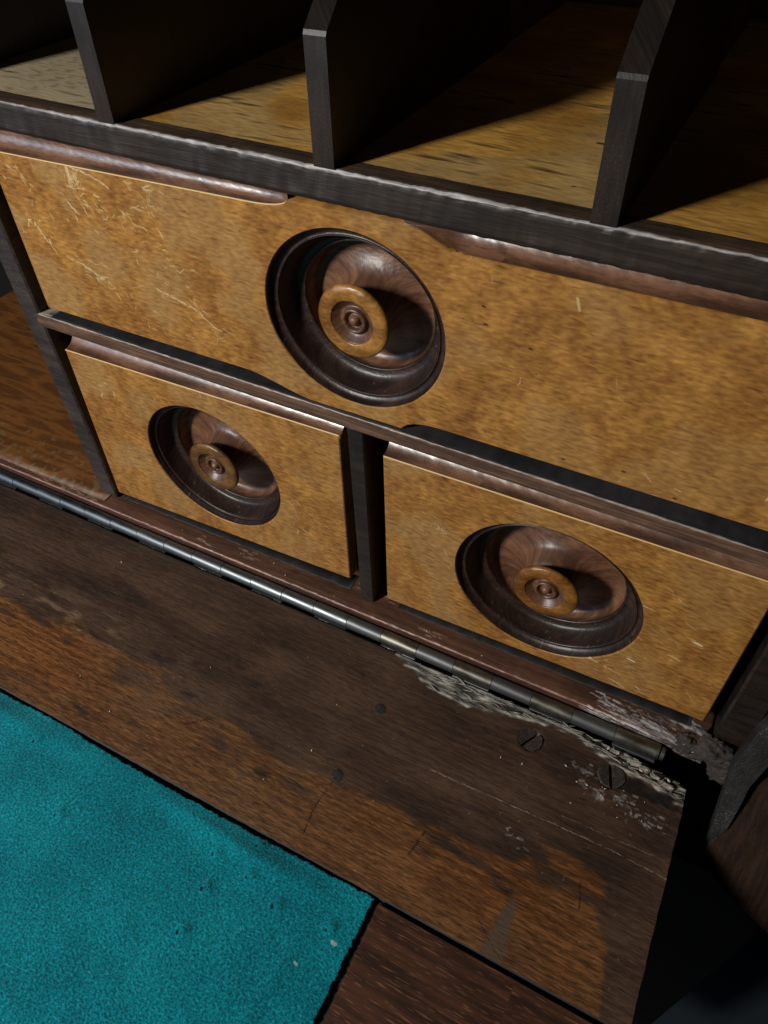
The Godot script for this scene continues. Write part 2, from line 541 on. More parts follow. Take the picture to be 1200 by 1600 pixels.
	var a := nz(w, h, 9.0, 1.0, 0.10, 4, 401)
	var b := nz(w, h, 4.0, 3.0, 0.035, 4, 402)
	var c := nz(w, h, 3.0, 1.0, 0.2, 3, 403)
	var e := nz(w, h, 5.0, 5.0, 0.02, 3, 404)
	var rgb := PackedByteArray()
	rgb.resize(w * h * 3)
	var hg := PackedByteArray()
	hg.resize(w * h)
	for i in w * h:
		var x := -120.0 + 420.0 * float(i % w) / w
		var t := smoothstep(0.22, 0.78, 0.4 * b[i] / 255.0 + 0.35 * c[i] / 255.0 + 0.25 * a[i] / 255.0)
		var d := clampf((a[i] / 255.0 - 0.66) * 4.0, 0.0, 1.0) * 0.6 * smoothstep(0.35, 0.65, b[i] / 255.0) + 0.22 * smoothstep(0.5, 0.75, c[i] / 255.0) * smoothstep(0.45, 0.65, 1.0 - b[i] / 255.0)
		var gr := smoothstep(0.5, 0.7, e[i] / 255.0) * 0.35
		if x < 62.0:
			gr = 0.86 + 0.2 * (e[i] / 255.0 - 0.5)      # the first hole is grey with dust
		rgb[i * 3] = clampi(int(lerpf(lerpf(160, 222, t), 168, gr) * (1.0 - d)), 0, 255)
		rgb[i * 3 + 1] = clampi(int(lerpf(lerpf(112, 170, t), 158, gr) * (1.0 - d)), 0, 255)
		rgb[i * 3 + 2] = clampi(int(lerpf(lerpf(46, 84, t), 136, gr) * (1.0 - d)), 0, 255)
		hg[i] = clampi(int(110 + (c[i] - 128) * 0.5 - d * 120.0), 0, 255)
	for k in 26:
		var q := Vector2(rng.randf_range(0.35, 1.0) * w, rng.randf_range(0.45, 1.0) * h)
		stroke(rgb, hg, w, h, q, q + Vector2(rng.randf_range(1, 7), 0), rng.randf_range(1.0, 2.0), Color8(40, 30, 16), 0.85, -60)
	M.hole_floor = mat("golden board", tex(w, h, rgb), 0.55, grey(w, h, hg), 0.020, 0.5)
	# --- floor of the open compartment: orange brown, curving figure, dust at the front
	w = 640
	h = 640
	a = nz(w, h, 12.0, 1.2, 0.05, 4, 421)
	b = nz(w, h, 5.0, 4.0, 0.03, 3, 422)
	c = nz(w, h, 3.0, 1.0, 0.2, 3, 423)
	e = nz(w, h, 1.0, 1.0, 0.06, 4, 424)
	rgb = PackedByteArray()
	rgb.resize(w * h * 3)
	for i in w * h:
		var v := float(i / w) / h
		var s := 0.5 + 0.5 * sin((a[i] / 255.0 * 2.6 + b[i] / 255.0 * 0.9) * 4.2)
		var t := clampf(0.65 * s + 0.35 * c[i] / 255.0, 0.0, 1.0)
		var d := smoothstep(0.44, 0.62, e[i] / 255.0 - (1.0 - v) * 2.2 + 0.04) * 0.6
		rgb[i * 3] = int(lerpf(lerpf(78, 122, t), 112, d))
		rgb[i * 3 + 1] = int(lerpf(lerpf(46, 76, t), 100, d))
		rgb[i * 3 + 2] = int(lerpf(lerpf(20, 34, t), 82, d))
	M.compartment = mat("figured compartment board", tex(w, h, rgb), 0.5)
	flap_materials()
	# --- hinge
	var hb := nz(512, 64, 2.0, 1.0, 0.05, 4, 501)
	var hr := PackedByteArray()
	hr.resize(512 * 64)
	rgb = PackedByteArray()
	rgb.resize(512 * 64 * 3)
	for i in 512 * 64:
		var t := hb[i] / 255.0
		hr[i] = int(lerpf(88, 128, t))
		rgb[i * 3] = int(lerpf(92, 130, t)); rgb[i * 3 + 1] = int(lerpf(90, 127, t)); rgb[i * 3 + 2] = int(lerpf(84, 118, t))
	M.brass = mat("old brass", tex(512, 64, rgb), grey(512, 64, hr))
	M.brass.metallic = 1.0
	M.bright = mat("hinge metal with painted window sheen", Color8(108, 113, 116), grey(512, 64, hr))  # window reflection on the left knuckles put into the metal colour
	M.bright.metallic = 1.0
	M.tarnish = mat("blue tarnished brass", Color8(96, 98, 99), 0.48, grey(512, 64, hb), 0.006)
	M.tarnish.metallic = 0.85
	# --- grey weathered and broken wood
	var wr := darkwood(384, 384, 611, Color8(92, 88, 82), Color8(178, 172, 160), 7.0, 0.4)
	M.weathered = mat("weathered wood", wr[0], 0.85, wr[1], 0.05)
	var br := darkwood(384, 384, 633, Color8(40, 34, 31), Color8(74, 64, 58), 4.0, 0.3)
	M.broken = mat("broken dark wood", br[0], 0.8, br[1], 0.05)
	M.rust = mat("rusted iron", br[0], 0.65, wr[1], 0.03)
	M.rust.metallic = 0.3
	var sd := darkwood(512, 256, 655, Color8(26, 24, 24), Color8(42, 40, 41), 5.0, 0.8)
	M.side_edge = mat("rubbed side edge", sd[0], 0.5, sd[1], 0.03)
	var up := darkwood(384, 384, 699, Color8(36, 31, 30), Color8(62, 54, 51), 7.0, 0.3)
	M.upright = mat("dark upright", up[0], 0.48, up[1], 0.012)
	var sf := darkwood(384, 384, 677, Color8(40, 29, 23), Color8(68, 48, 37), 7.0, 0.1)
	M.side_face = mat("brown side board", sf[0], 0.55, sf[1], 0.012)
	M.splinter = mat("grey splintered wood", wr[0], 0.85, wr[1], 0.02)
	M.splinter.albedo_color = Color(1.0, 1.0, 0.98)
	M.pale_edge = mat("pale veneer edge", Color8(206, 172, 116), 0.5)
	M.crumb = mat("pale wood crumb", Color8(196, 188, 172), 0.8)

# ------------------------------------------------------------------ carcass
func rail_profile(z0: float, z1: float, y0: float, y1: float, r: float, va: float) -> Array:
	# from the back of the top, over the front arris, down the front and under; v grows on the way
	return [Vector3(z0, y1, -0.02), Vector3(z0 + 0.25, y1, -0.03), Vector3(z1 - r * 3.0, y1, -(va - 0.10)), Vector3(z1 - r, y1, va - 0.03), Vector3(z1 - r * 0.3, y1 - r * 0.3, va), Vector3(z1, y1 - r, va + 0.03),
		Vector3(z1, y1 - r * 3.0, -(va + 0.10)), Vector3(z1, y0 + r * 2.0, -0.80), Vector3(z1, y0 + r * 0.6, 0.84), Vector3(z1 - r * 0.6, y0, 0.88), Vector3(z1 - r * 2.0, y0, -0.92), Vector3(z0, y0, -0.97), Vector3(z0, y1 - 0.3, -0.99), Vector3(z0, y1, -0.995)]

func carcass() -> void:
	put("top_rail", beam(rail_profile(-5.0, 2.0, 164.6, 173.6, 0.7, 0.46), -130, 330, 460, TILT, 0.45, 1), M.top_rail, desk, "dark rail under the pigeonholes with a pale rubbed edge")
	put("middle_rail", beam(rail_profile(-60.0, 1.5, 89.6, 95.4, 0.6, 0.46), -5.6, 276.0, 300, TILT, 0.32, 2), M.mid_rail, desk, "thin brown rail between the wide drawer and the two small ones")
	var sill := put("sill_rail", beam(rail_profile(-14.0, 8.6, -10.2, -3.4, 1.0, 0.60), -130, 275, 420, 0.0, 0.35, 3), M.sill, desk, "reddish sill rail under the small drawers, splintered at its right end")
	for s in [[2.5, 127.5], [150.0, 268.0]]:  # thin dark strip laid on the sill along each small drawer
		put("dark_strip", beam([Vector3(-8, -3.2, 0.1), Vector3(-0.6, -3.15, 0.3), Vector3(-0.1, -3.5, 0.4), Vector3(-0.1, -4.4, 0.5), Vector3(-8, -4.4, 0.6), Vector3(-8, -3.2, 0.7)], s[0], s[1], 90, 0.0, 0.28, 5), M.blackwood, sill)
	put("upright_divider", block(Vector3(-9.6, -3.3, -150), Vector3(0.3, 168, 1.5), 0.7, -0.036), M.upright, desk, "leaning dark upright between the open compartment and the drawers")
	put("upright_divider", block(Vector3(133.6, -3.3, -120), Vector3(139.9, 88.5, 1.6), 0.5, -0.010), M.ebonised, desk, "short black upright between the two small drawers")
	put("upright_divider", block(Vector3(275.3, -1.0, -120), Vector3(286.0, 168, 2.0), 0.8, -0.004), M.ebonised, desk, "dark right-hand post with a pale rubbed edge")
	put("compartment_floor", sheet(2, 50, func(u: float, v: float): return Vector3(lerpf(-200, -4, u), -2.95 - (3.0 if v > 0.99 else 0.0), lerpf(-240, 5.6, minf(v * 1.02, 1.0)))), M.compartment, desk, "orange brown floor of the open left compartment, dusty at its front")
	put("compartment_back", block(Vector3(-200, -4, -246), Vector3(-4, 170, -240), 0.5), M.inside, desk)
	put("lower_carcass", block(Vector3(-400, -420, -240), Vector3(279, -11.5, -6), 1.0), M.blackwood, desk)

func pigeonholes() -> void:
	put("pigeonhole_floor", sheet(80, 40, func(u: float, v: float):
		var x := lerpf(-120, 300, u)
		return Vector3(x, 173.45 + TILT * x + 0.15 * warp.get_noise_2d(x, v * 200), lerpf(-190, -4.8, v))), M.hole_floor, desk, "golden floor board of the pigeonholes")
	put("pigeonhole_back", block(Vector3(-150, 150, -196), Vector3(330, 330, -190), 0.5), M.inside, desk)
	var xs := [-15.0, 60.8, 132.0, 203.1, 280.0]
	for i in xs.size():
		var x: float = xs[i]
		var y: float = 173.5 + TILT * x
		var o := PackedVector2Array([Vector2(2.0, y), Vector2(1.9, y + 28.6), Vector2(1.4, y + 29.6), Vector2(-42, y + 68), Vector2(-48, y + 130), Vector2(-118, y + 130), Vector2(-118, y)])
		var d := put("pigeonhole_divider", slab(o, 6.0, func(p: Vector2, dd: float): return Vector3(x + 3.0 - dd, p.y, p.x), 0.5), M.ebonised, desk, ["", "first dark pigeonhole divider, beside the dusty grey floor", "second dark pigeonhole divider, above the round recess of the wide drawer", "third dark pigeonhole divider, nearest the right edge", ""][i])
		put("back_piece", block(Vector3(x - 2.2, y - 0.1, -190), Vector3(x + 2.2, y + 130, -118.2), 0.3), M.inside, d)

# ------------------------------------------------------------------ drawers
func ray_out(o: PackedVector2Array, c: Vector2, d: Vector2) -> Vector2:
	var best := 1e9
	for i in o.size():
		var a := o[i] - c
		var b := o[(i + 1) % o.size()] - c
		var e := b - a
		var den := d.cross(e)
		if absf(den) < 1e-9:
			continue
		var t := a.cross(e) / den
		var s := a.cross(d) / den
		if t > 0 and s >= -1e-6 and s <= 1.000001 and t < best:
			best = t
	return c + d * best

# flat veneered front with a round hole; outline in mm, box gives the texture's extent
func front(o: PackedVector2Array, c: Vector2, rx: float, ry: float, box: Rect2) -> ArrayMesh:
	var angles := []
	for i in 240:
		angles.append(TAU * i / 240.0)
	for p in o:
		angles.append(fposmod((p - c).angle(), TAU))
	angles.sort()
	var st := SurfaceTool.new()
	st.begin(Mesh.PRIMITIVE_TRIANGLES)
	var rings := []
	for a in angles:
		var d := Vector2.from_angle(a)
		var out := ray_out(o, c, d)
		var hole := c + Vector2(cos(a) * rx, sin(a) * ry)
		var k := (out - c).length()
		var inn := c + d * (k - 0.35 * k / 30.0 * 0.6 - 0.15)
		var holeb := c + Vector2(cos(a) * (rx + 0.35), sin(a) * (ry + 0.35))
		rings.append([[hole, -1.2, 0], [hole, -0.30, 0], [holeb, 0.0, 1], [holeb, 0.0, 2], [inn, 0.0, 2], [inn, 0.0, 3], [out, -0.32, 3], [out, -0.32, 4], [out, -6.0, 4]])
	var n := rings.size()
	for i in n:
		var a: Array = rings[i]
		var b: Array = rings[(i + 1) % n]
		for k in a.size() - 1:
			if a[k][0].is_equal_approx(a[k + 1][0]) and a[k][1] == a[k + 1][1]:
				continue
			st.set_smooth_group(-1 if k in [3, 6] else (1 if k < 3 else 2))
			for q in [a[k], a[k + 1], b[k], a[k + 1], b[k + 1], b[k]]:
				var p: Vector2 = q[0]
				st.set_uv(Vector2((p.x - box.position.x) / box.size.x, 1.0 - (p.y - box.position.y) / box.size.y))
				st.add_vertex(Vector3(p.x, p.y, q[1]) * K)
	st.generate_normals()
	return st.commit()

# hollow finger groove behind the veneer's edge: edge(x) its height, full the height of its top
func cove(x0: float, x1: float, n: int, edge: Callable, full: Callable, deep: float) -> ArrayMesh:
	return sheet(n, 12, func(u: float, v: float):
		var x := lerpf(x0, x1, u)
		var e: float = edge.call(x)
		var d: float = maxf(full.call(x) - e, 0.02)
		var z: float = deep * d / 4.6
		if v > 0.84:
			return Vector3(x, e + d + (v - 0.84) * 6.0, -0.30 - z)
		var a: float = v / 0.84 * PI / 2
		var r := 0.10 * warp.get_noise_2d(x * 6.0, v * 40.0) * minf(v * 4.0, 1.0)
		return Vector3(x, e + d * (1.0 - cos(a)) + r, -0.30 - z * sin(a) + r),
		func(u: float, v: float): return Vector2(lerpf(x0, x1, u) / 90.0, v * 0.12))

# a thin pale strip along the veneer edge at a groove
func veneer_edge(d: Node, x0: float, x1: float, edge) -> void:
	put("veneer_edge", sheet(150, 2, func(u: float, v: float):
		var x := lerpf(x0, x1, u)
		var e: float = edge.call(x)
		var n := 0.5 + 0.5 * warp.get_noise_1d(x * 9.0)
		if v < 0.25:
			return Vector3(x, e - 0.12 - 0.14 * n, 0.02)
		if v < 0.75:
			return Vector3(x, e - 0.06, 0.03)
		return Vector3(x, e + 0.06, -0.30)), M.pale_edge, d)

func knob_set(d: Node, c: Vector2, rx: float, ry: float, bead: float, lip: float, label: String, cap_mat: Material) -> void:
	var R := rx
	var dish := smooth([Vector2(R, -0.25), Vector2(R - 0.25, -1.0), Vector2(R * 0.975, -2.2), Vector2(R * (bead + 0.035), -3.0), Vector2(R * (bead + 0.010), -2.9), Vector2(R * bead, -2.5), Vector2(R * (bead - 0.010), -3.0), Vector2(R * (bead - 0.020), -5.2), Vector2(R * (bead - 0.045), -7.8), Vector2(R * (lip + 0.085), -9.5), Vector2(R * (lip + 0.03), -10.1), Vector2(R * (lip + 0.010), -10.0), Vector2(R * lip, -10.3), Vector2(R * (lip - 0.006), -10.9)], 4)
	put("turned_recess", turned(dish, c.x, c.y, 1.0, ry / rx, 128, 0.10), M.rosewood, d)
	var bowl := smooth([Vector2(R * (lip - 0.006), -10.9), Vector2(R * (lip + 0.005), -12.6), Vector2(R * (lip - 0.015), -14.6), Vector2(R * (lip - 0.07), -15.8), Vector2(R * (lip - 0.16), -15.9), Vector2(R * (lip - 0.28), -14.6), Vector2(R * 0.36, -12.6), Vector2(R * 0.305, -10.0), Vector2(R * 0.265, -7.4), Vector2(7.4, -5.2), Vector2(7.6, -3.6), Vector2(9.0, -2.5)], 5)
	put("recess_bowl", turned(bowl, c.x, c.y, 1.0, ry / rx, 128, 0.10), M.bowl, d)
	var stem := smooth([Vector2(0.02, -0.6), Vector2(0.9, -0.8), Vector2(1.5, -1.5), Vector2(1.9, -2.4), Vector2(2.5, -2.4), Vector2(2.9, -1.5), Vector2(3.4, -1.1), Vector2(3.9, -1.4), Vector2(4.3, -2.4), Vector2(5.0, -2.5), Vector2(6.2, -1.4), Vector2(7.05, -0.5), Vector2(7.2, -0.9), Vector2(9.0, -2.6)], 4)
	var k := c + Vector2(-0.1, 0.4)
	put("knob", turned(stem, k.x, k.y, 1.0, 1.0, 72, 0.05), M.bowl, d)
	var cap := smooth([Vector2(6.9, -1.0), Vector2(7.0, -0.45), Vector2(7.3, -0.10), Vector2(8.6, 0.12), Vector2(10.2, 0.05), Vector2(11.3, -0.35), Vector2(11.85, -1.1), Vector2(11.7, -1.9), Vector2(10.6, -2.6), Vector2(8.9, -2.7)], 4)
	put("knob_cap", turned(cap, k.x, k.y, 1.0, 1.0, 96, 0.12), cap_mat, d, label)

func drawers() -> void:
	# wide drawer
	var full_top := func(_x): return 160.4
	var edge_top := func(x: float) -> float:
		var y := 156.2 + 0.013 * x if x < 136 else 156.4 - 0.006 * x + 0.3
		var s := 0.0
		if x > 104 and x <= 136:
			s = 1.0 - sqrt(maxf(0.0, 1.0 - pow(clampf((x - 104) / 14.0, 0, 1), 2.4)))
		elif x > 136:
			s = clampf((169.0 - x) / 15.0, 0, 1)
			s = pow(smoothstep(0.0, 1.0, s), 0.9)
		return lerpf(y, 160.3, s)
	var edge_bot := func(x: float) -> float:
		var y := 98.7 - 0.006 * x
		var s := 0.0
		if x > 88 and x <= 136:
			s = smoothstep(92, 121, x)
		elif x > 136:
			s = 1.0 - sqrt(maxf(0.0, 1.0 - pow(clampf((167.5 - x) / 14.5, 0, 1), 2.2)))
		return lerpf(y, 93.2, s)
	var o := PackedVector2Array()
	for i in 121:
		var x := lerpf(1.5, 271.6, i / 120.0)
		o.append(Vector2(x, edge_bot.call(x)))
	for i in 121:
		var x := lerpf(271.6, 1.2, i / 120.0)
		o.append(Vector2(x, edge_top.call(x)))
	var c := Vector2(136.2, 126.6)
	var d := put("drawer", front(o, c, 30.0, 28.6, Rect2(0, 92, 272.6, 69)), M.veneer_wide, desk, "wide scratched satinwood drawer with a round turned recess in its middle")
	put("finger_groove", cove(1.4, 118.2, 120, edge_top, full_top, 5.2), M.groove, d)
	put("finger_groove", cove(153.2, 271.4, 120, edge_top, full_top, 5.2), M.groove, d)
	veneer_edge(d, 1.6, 118.0, edge_top)
	knob_set(d, c, 30.2, 28.5, 0.905, 0.73, "golden boxwood ring of the wide drawer's knob", M.boxwood)
	put("drawer_box", block(Vector3(3, 97, -120), Vector3(269, 157, -25), 0.5), M.inside, d)
	# left small drawer
	var et := func(x: float) -> float: return 79.9 + 0.013 * x
	var ft := func(x: float) -> float: return 86.8 - 0.008 * x
	o = PackedVector2Array()
	for i in 41:
		var x := lerpf(0.9, 128.2, i / 40.0)
		o.append(Vector2(x, -0.1 + 0.034 * x))
	for i in 41:
		var x := lerpf(128.6, 1.8, i / 40.0)
		o.append(Vector2(x, et.call(x)))
	c = Vector2(66.0, 41.0)
	d = put("drawer", front(o, c, 32.4, 30.3, Rect2(0, -2, 130, 85)), M.veneer_left, desk, "small satinwood drawer left of the short black upright")
	put("finger_groove", cove(1.8, 128.6, 100, et, ft, 4.4), M.groove, d)
	veneer_edge(d, 2.0, 128.4, et)
	knob_set(d, c, 32.6, 30.2, 0.935, 0.775, "brown worn ring of the left small knob", M.boxwood_brown)
	put("drawer_box", block(Vector3(3, 2, -115), Vector3(126, 78, -25), 0.5), M.inside, d)
	# right small drawer
	var et2 := func(x: float) -> float: return 79.0 + 0.003 * (x - 146)
	var ft2 := func(x: float) -> float: return 85.4 - 0.006 * (x - 146)
	o = PackedVector2Array()
	for i in 41:
		var x := lerpf(145.4, 271.2, i / 40.0)
		o.append(Vector2(x, 1.0 + 0.0165 * (x - 145.4)))
	for i in 41:
		var x := lerpf(271.0, 145.3, i / 40.0)
		o.append(Vector2(x, et2.call(x)))
	c = Vector2(207.4, 39.1)
	d = put("drawer", front(o, c, 33.4, 32.0, Rect2(144, -2, 130, 85)), M.veneer_right, desk, "small satinwood drawer right of the short black upright")
	put("finger_groove", cove(145.3, 271.0, 100, et2, ft2, 4.4), M.groove, d)
	veneer_edge(d, 145.5, 270.8, et2)
	knob_set(d, c, 33.6, 32.0, 0.915, 0.755, "golden brown ring of the right small knob", M.boxwood_mid)
	put("drawer_box", block(Vector3(148, 3, -115), Vector3(268, 77, -25), 0.5), M.inside, d)

# ------------------------------------------------------------------ the fall
const FX0 := -130.0
const FX1 := 274.0
const FZ0 := 14.6
const FZ1 := 99.2
const ORANGE := [[-130, 66], [-10, 67], [10, 65.3], [35, 63.5], [70, 69], [105, 73], [129, 74], [152, 74.5], [171, 72], [190, 70], [215, 73.6], [227, 70], [247, 63], [256, 67], [261, 80], [264, 95], [268, 140], [274, 160]]
const GREYZONE := [[157, 14.5], [166, 18], [175, 22], [189, 23.2], [208, 19.2], [226, 15.6], [232, 16], [240, 19], [252, 21], [262, 22.5], [274, 25]]

func along(tab: Array, x: float) -> float:
	for i in tab.size() - 1:
		if x <= tab[i + 1][0]:
			return lerpf(tab[i][1], tab[i + 1][1], clampf((x - tab[i][0]) / (tab[i + 1][0] - tab[i][0]), 0, 1))
	return tab[-1][1]

func flap_materials() -> void:
	var w := 2048
	var h := 432
	var g1 := nz(w, h, 18.0, 1.0, 0.10, 4, 701)
	var g2 := nz(w, h, 7.0, 1.0, 0.18, 3, 702)
	var pore := nz(w, h, 7.0, 1.0, 0.30, 2, 703)
	var hair := nz(w, h, 9.0, 1.0, 0.36, 2, 709)
	var bl := nz(w, h, 8.0, 4.0, 0.025, 4, 704)
	var sp := nz(w, h, 1.0, 1.0, 0.3, 2, 705)
	var edge := nz(w, h, 7.0, 2.0, 0.05, 5, 706)
	var ridg := nz(w, h, 8.0, 1.6, 0.07, 4, 707, FastNoiseLite.TYPE_SIMPLEX_SMOOTH, true)
	var chunk := nz(w, h, 2.0, 1.3, 0.06, 3, 708)
	var rgb := PackedByteArray()
	rgb.resize(w * h * 3)
	var hg := PackedByteArray()
	hg.resize(w * h)
	var ro := PackedByteArray()
	ro.resize(w * h)
	var ob := PackedFloat32Array()
	var gb := PackedFloat32Array()
	var dl := PackedFloat32Array()
	for i in w:
		var x := lerpf(FX0, FX1, float(i) / w)
		ob.append(along(ORANGE, x))
		gb.append(along(GREYZONE, x) + 1.9 if x > 157 else -99.0)
		dl.append(along([[-130, 0.1], [30, 0.05], [75, 0.6], [150, 0.65], [185, 0.35], [225, 0.2], [274, 0.3]], x))
	for j in h:
		var z := lerpf(FZ0, FZ1, float(j) / h)
		for i in w:
			var x := lerpf(FX0, FX1, float(i) / w)
			var q := j * w + i
			var t := 0.45 * g1[q] / 255.0 + 0.3 * g2[q] / 255.0 + 0.25 * bl[q] / 255.0
			t = smoothstep(0.25, 0.75, t)
			var big := bl[q] / 255.0
			# dark handled finish
			var r := lerpf(52, 76, t) + (big - 0.5) * 24
			var g := lerpf(38, 56, t) + (big - 0.5) * 16
			var b := lerpf(31, 43, t) + (big - 0.5) * 9
			# where the finish has gone: orange brown bare wood with clear grain
			var o := smoothstep(-1.6, 2.6, (z - ob[i]) * 0.42 + (edge[q] / 255.0 - 0.5) * 9.0)
			o *= smoothstep(0.18, 0.42, edge[q] / 255.0 * 0.5 + big * 0.5 + 0.12)
			var dull := smoothstep(88.0, 93.0, z + (edge[q] / 255.0 - 0.5) * 14.0) * 0.5
			dull = maxf(dull, dl[i] + (big - 0.5) * 0.6)
			dull = clampf(dull, 0.0, 0.9)
			r = lerpf(r, lerpf(lerpf(80, 134, t), lerpf(68, 104, t), dull), o)
			g = lerpf(g, lerpf(lerpf(47, 83, t), lerpf(48, 75, t), dull), o)
			b = lerpf(b, lerpf(lerpf(22, 42, t), lerpf(32, 48, t), dull), o)
			var tan_ := smoothstep(0.5, 0.75, edge[q] / 255.0) * (1.0 - smoothstep(0.0, 14.0, absf(z - 60.0))) * (1.0 - smoothstep(30.0, 70.0, x)) * 0.7
			r = lerpf(r, 118, tan_); g = lerpf(g, 98, tan_); b = lerpf(b, 76, tan_)
			var p := clampf((pore[q] / 255.0 - 0.62) * 5.0, 0.0, 1.0) * (0.18 + 0.14 * o)
			r *= 1.0 - p; g *= 1.0 - p; b *= 1.0 - p
			var hl := clampf((hair[q] / 255.0 - 0.62) * 5.0, 0.0, 1.0) * (0.05 + 0.24 * o)
			r = lerpf(r, 186, hl); g = lerpf(g, 132, hl); b = lerpf(b, 76, hl)
			var hd := clampf((0.40 - hair[q] / 255.0) * 5.0, 0.0, 1.0) * 0.20
			r *= 1.0 - hd; g *= 1.0 - hd; b *= 1.0 - hd
			var sd := clampf((sp[q] / 255.0 - 0.86) * 7.0, 0.0, 1.0) * (1.0 - o) * 0.45
			r = lerpf(r, 120, sd); g = lerpf(g, 112, sd); b = lerpf(b, 102, sd)
			var hh := 128.0 + (g2[q] - 128) * 0.25 + (hair[q] - 128) * 0.30 - p * 90.0 + (sp[q] - 128) * 0.06
			# grey weathered break along the hinge
			var wv := smoothstep(-0.5, 0.7, (gb[i] - z) * 0.8 + (chunk[q] / 255.0 - 0.5) * 2.2)
			if wv > 0.0:
				var k := ridg[q] / 255.0
				var v := lerpf(44, 206, smoothstep(0.25, 0.95, k * 0.75 + chunk[q] / 255.0 * 0.25))
				r = lerpf(r, v, wv); g = lerpf(g, v * 0.975, wv); b = lerpf(b, v * 0.92, wv)
				hh = lerpf(hh, 30.0 + k * 200.0, wv)
			rgb[q * 3] = clampi(int(r), 0, 255)
			rgb[q * 3 + 1] = clampi(int(g), 0, 255)
			rgb[q * 3 + 2] = clampi(int(b), 0, 255)
			hg[q] = clampi(int(hh), 0, 255)
			ro[q] = clampi(int(lerpf(lerpf(108, 142, big), 120, o) + wv * 90.0), 0, 255)
	var at := func(x: float, z: float) -> Vector2: return Vector2((x - FX0) / (FX1 - FX0) * w, (z - FZ0) / (FZ1 - FZ0) * h)
	var pm := w / (FX1 - FX0)
	var path := func(l: Array) -> Array:
		var p := []
		for q in l:
			p.append(at.call(q[0], q[1]))
		return p
	ragged(rgb, hg, w, h, path.call([[190, 53.6], [212, 52.9], [234, 52.1], [254, 51.8], [274, 52.7]]), pm * 0.30, Color8(132, 122, 110), 0.9, pm * 0.16, -110)
	ragged(rgb, hg, w, h, path.call([[237, 48.2], [255, 47.6], [274, 47.1]]), pm * 0.22, Color8(126, 118, 108), 0.8, pm * 0.14, -90)
	for l in [[[161.3, 93], [160.2, 84], [161, 72]], [[196, 83], [197.5, 74]], [[249, 66], [251, 74]], [[100, 79], [108, 72]]]:
		ragged(rgb, hg, w, h, path.call(l), pm * 0.45, Color8(38, 24, 15), 0.75, pm * 0.3, -60)
	for k in 60:                           # black stain by the broken corner
		var a: Vector2 = at.call(rng.randf_range(252, 272), rng.randf_range(24.5, 29.5))
		stroke(rgb, hg, w, h, a, a + Vector2(rng.randf_range(-20, 20), rng.randf_range(-2, 2)), rng.randf_range(3, 7), Color8(24, 22, 23), 0.5, -20)
	# the fan-shaped grey scrape
	for k in 40:
		var s := rng.randf()
		ragged(rgb, hg, w, h, path.call([[231.6 + lerpf(-1.6, 1.3, s), 78.5 + rng.randf() * 3 + absf(s - 0.5) * 8], [lerpf(227.5, 235.0, s), 99.4]]), pm * rng.randf_range(0.3, 0.9), Color8(80, 70, 63), 0.20, pm * 0.5)
	ragged(rgb, hg, w, h, path.call([[223, 90], [231, 96], [236, 99.4]]), pm * 0.18, Color8(34, 22, 16), 0.8, pm * 0.1, -50)
	# black stains and dusty specks
	for q in [[88, 56, 3.0], [100, 48, 4.0], [112, 52, 3.5], [92, 68, 2.2], [70, 60, 2.5], [145, 30, 3.0], [40, 40, 5.0], [205, 34, 6.0], [232, 36, 7.0], [60, 92, 3.0], [135, 82, 2.0]]:
		for k in 12:
			var a: Vector2 = at.call(q[0] + rng.randfn(0, q[2]), q[1] + rng.randfn(0, q[2] * 0.35))
			stroke(rgb, hg, w, h, a, a + Vector2(rng.randf_range(6, 26), rng.randf_range(-1, 1)), rng.randf_range(2, 6), Color8(36, 29, 26), 0.30)
	for k in 90:
		var a: Vector2 = at.call(rng.randf_range(-20, 270), rng.randf_range(20, 96))
		stroke(rgb, hg, w, h, a, a + Vector2(rng.randf_range(-2, 2), rng.randf_range(-1, 1)), rng.randf_range(0.7, 1.4), Color8(150, 142, 130), 0.6, 20)
	for q in [[246, 36, 1.8, 26], [241, 34, 1.5, 12], [262, 36, 4.0, 44], [253, 33, 3.0, 40], [238, 29, 2.5, 26], [224, 61.5, 2.5, 14]]:
		for k in int(q[3]):                # flaked grey finish round the broken corner
			var a: Vector2 = at.call(q[0] + rng.randfn(0, q[2]), q[1] + rng.randfn(0, q[2] * 0.45) + (0.0))
			stroke(rgb, hg, w, h, a, a + Vector2(rng.randf_range(-5, 9), rng.randf_range(-2, 3)), rng.randf_range(1.0, 3.2), [Color8(108, 106, 104), Color8(76, 74, 73), Color8(164, 160, 154)][k % 3], 0.6, rng.randf_range(-80, 80))
	M.flap = mat("worn walnut fall", tex(w, h, rgb), grey(w, h, ro), grey(w, h, hg), 0.030, 0.45)
	# right stile, grain along z, pale filled pores
	var sw := 512
	var sh := 384
	var s1 := nz(sw, sh, 1.0, 14.0, 0.06, 4, 721)
	var s2 := nz(sw, sh, 1.0, 9.0, 0.22, 2, 722)
	var s3 := nz(sw, sh, 4.0, 6.0, 0.03, 3, 723)
	rgb = PackedByteArray()
	rgb.resize(sw * sh * 3)
	hg = PackedByteArray()
	hg.resize(sw * sh)
	for q in sw * sh:
		var t := smoothstep(0.25, 0.8, 0.6 * s1[q] / 255.0 + 0.4 * s3[q] / 255.0)
		var p := clampf((s2[q] / 255.0 - 0.66) * 6.0, 0.0, 1.0) * 0.75
		rgb[q * 3] = int(lerpf(lerpf(44, 76, t), 128, p))
		rgb[q * 3 + 1] = int(lerpf(lerpf(27, 46, t), 88, p))
		rgb[q * 3 + 2] = int(lerpf(lerpf(19, 31, t), 60, p))
		hg[q] = clampi(int(120 - p * 70), 0, 255)
	M.stile = mat("reddish stile", tex(sw, sh, rgb), 0.42, grey(sw, sh, hg), 0.012)
	# baize: felted fibres
	w = 1280
	h = 640
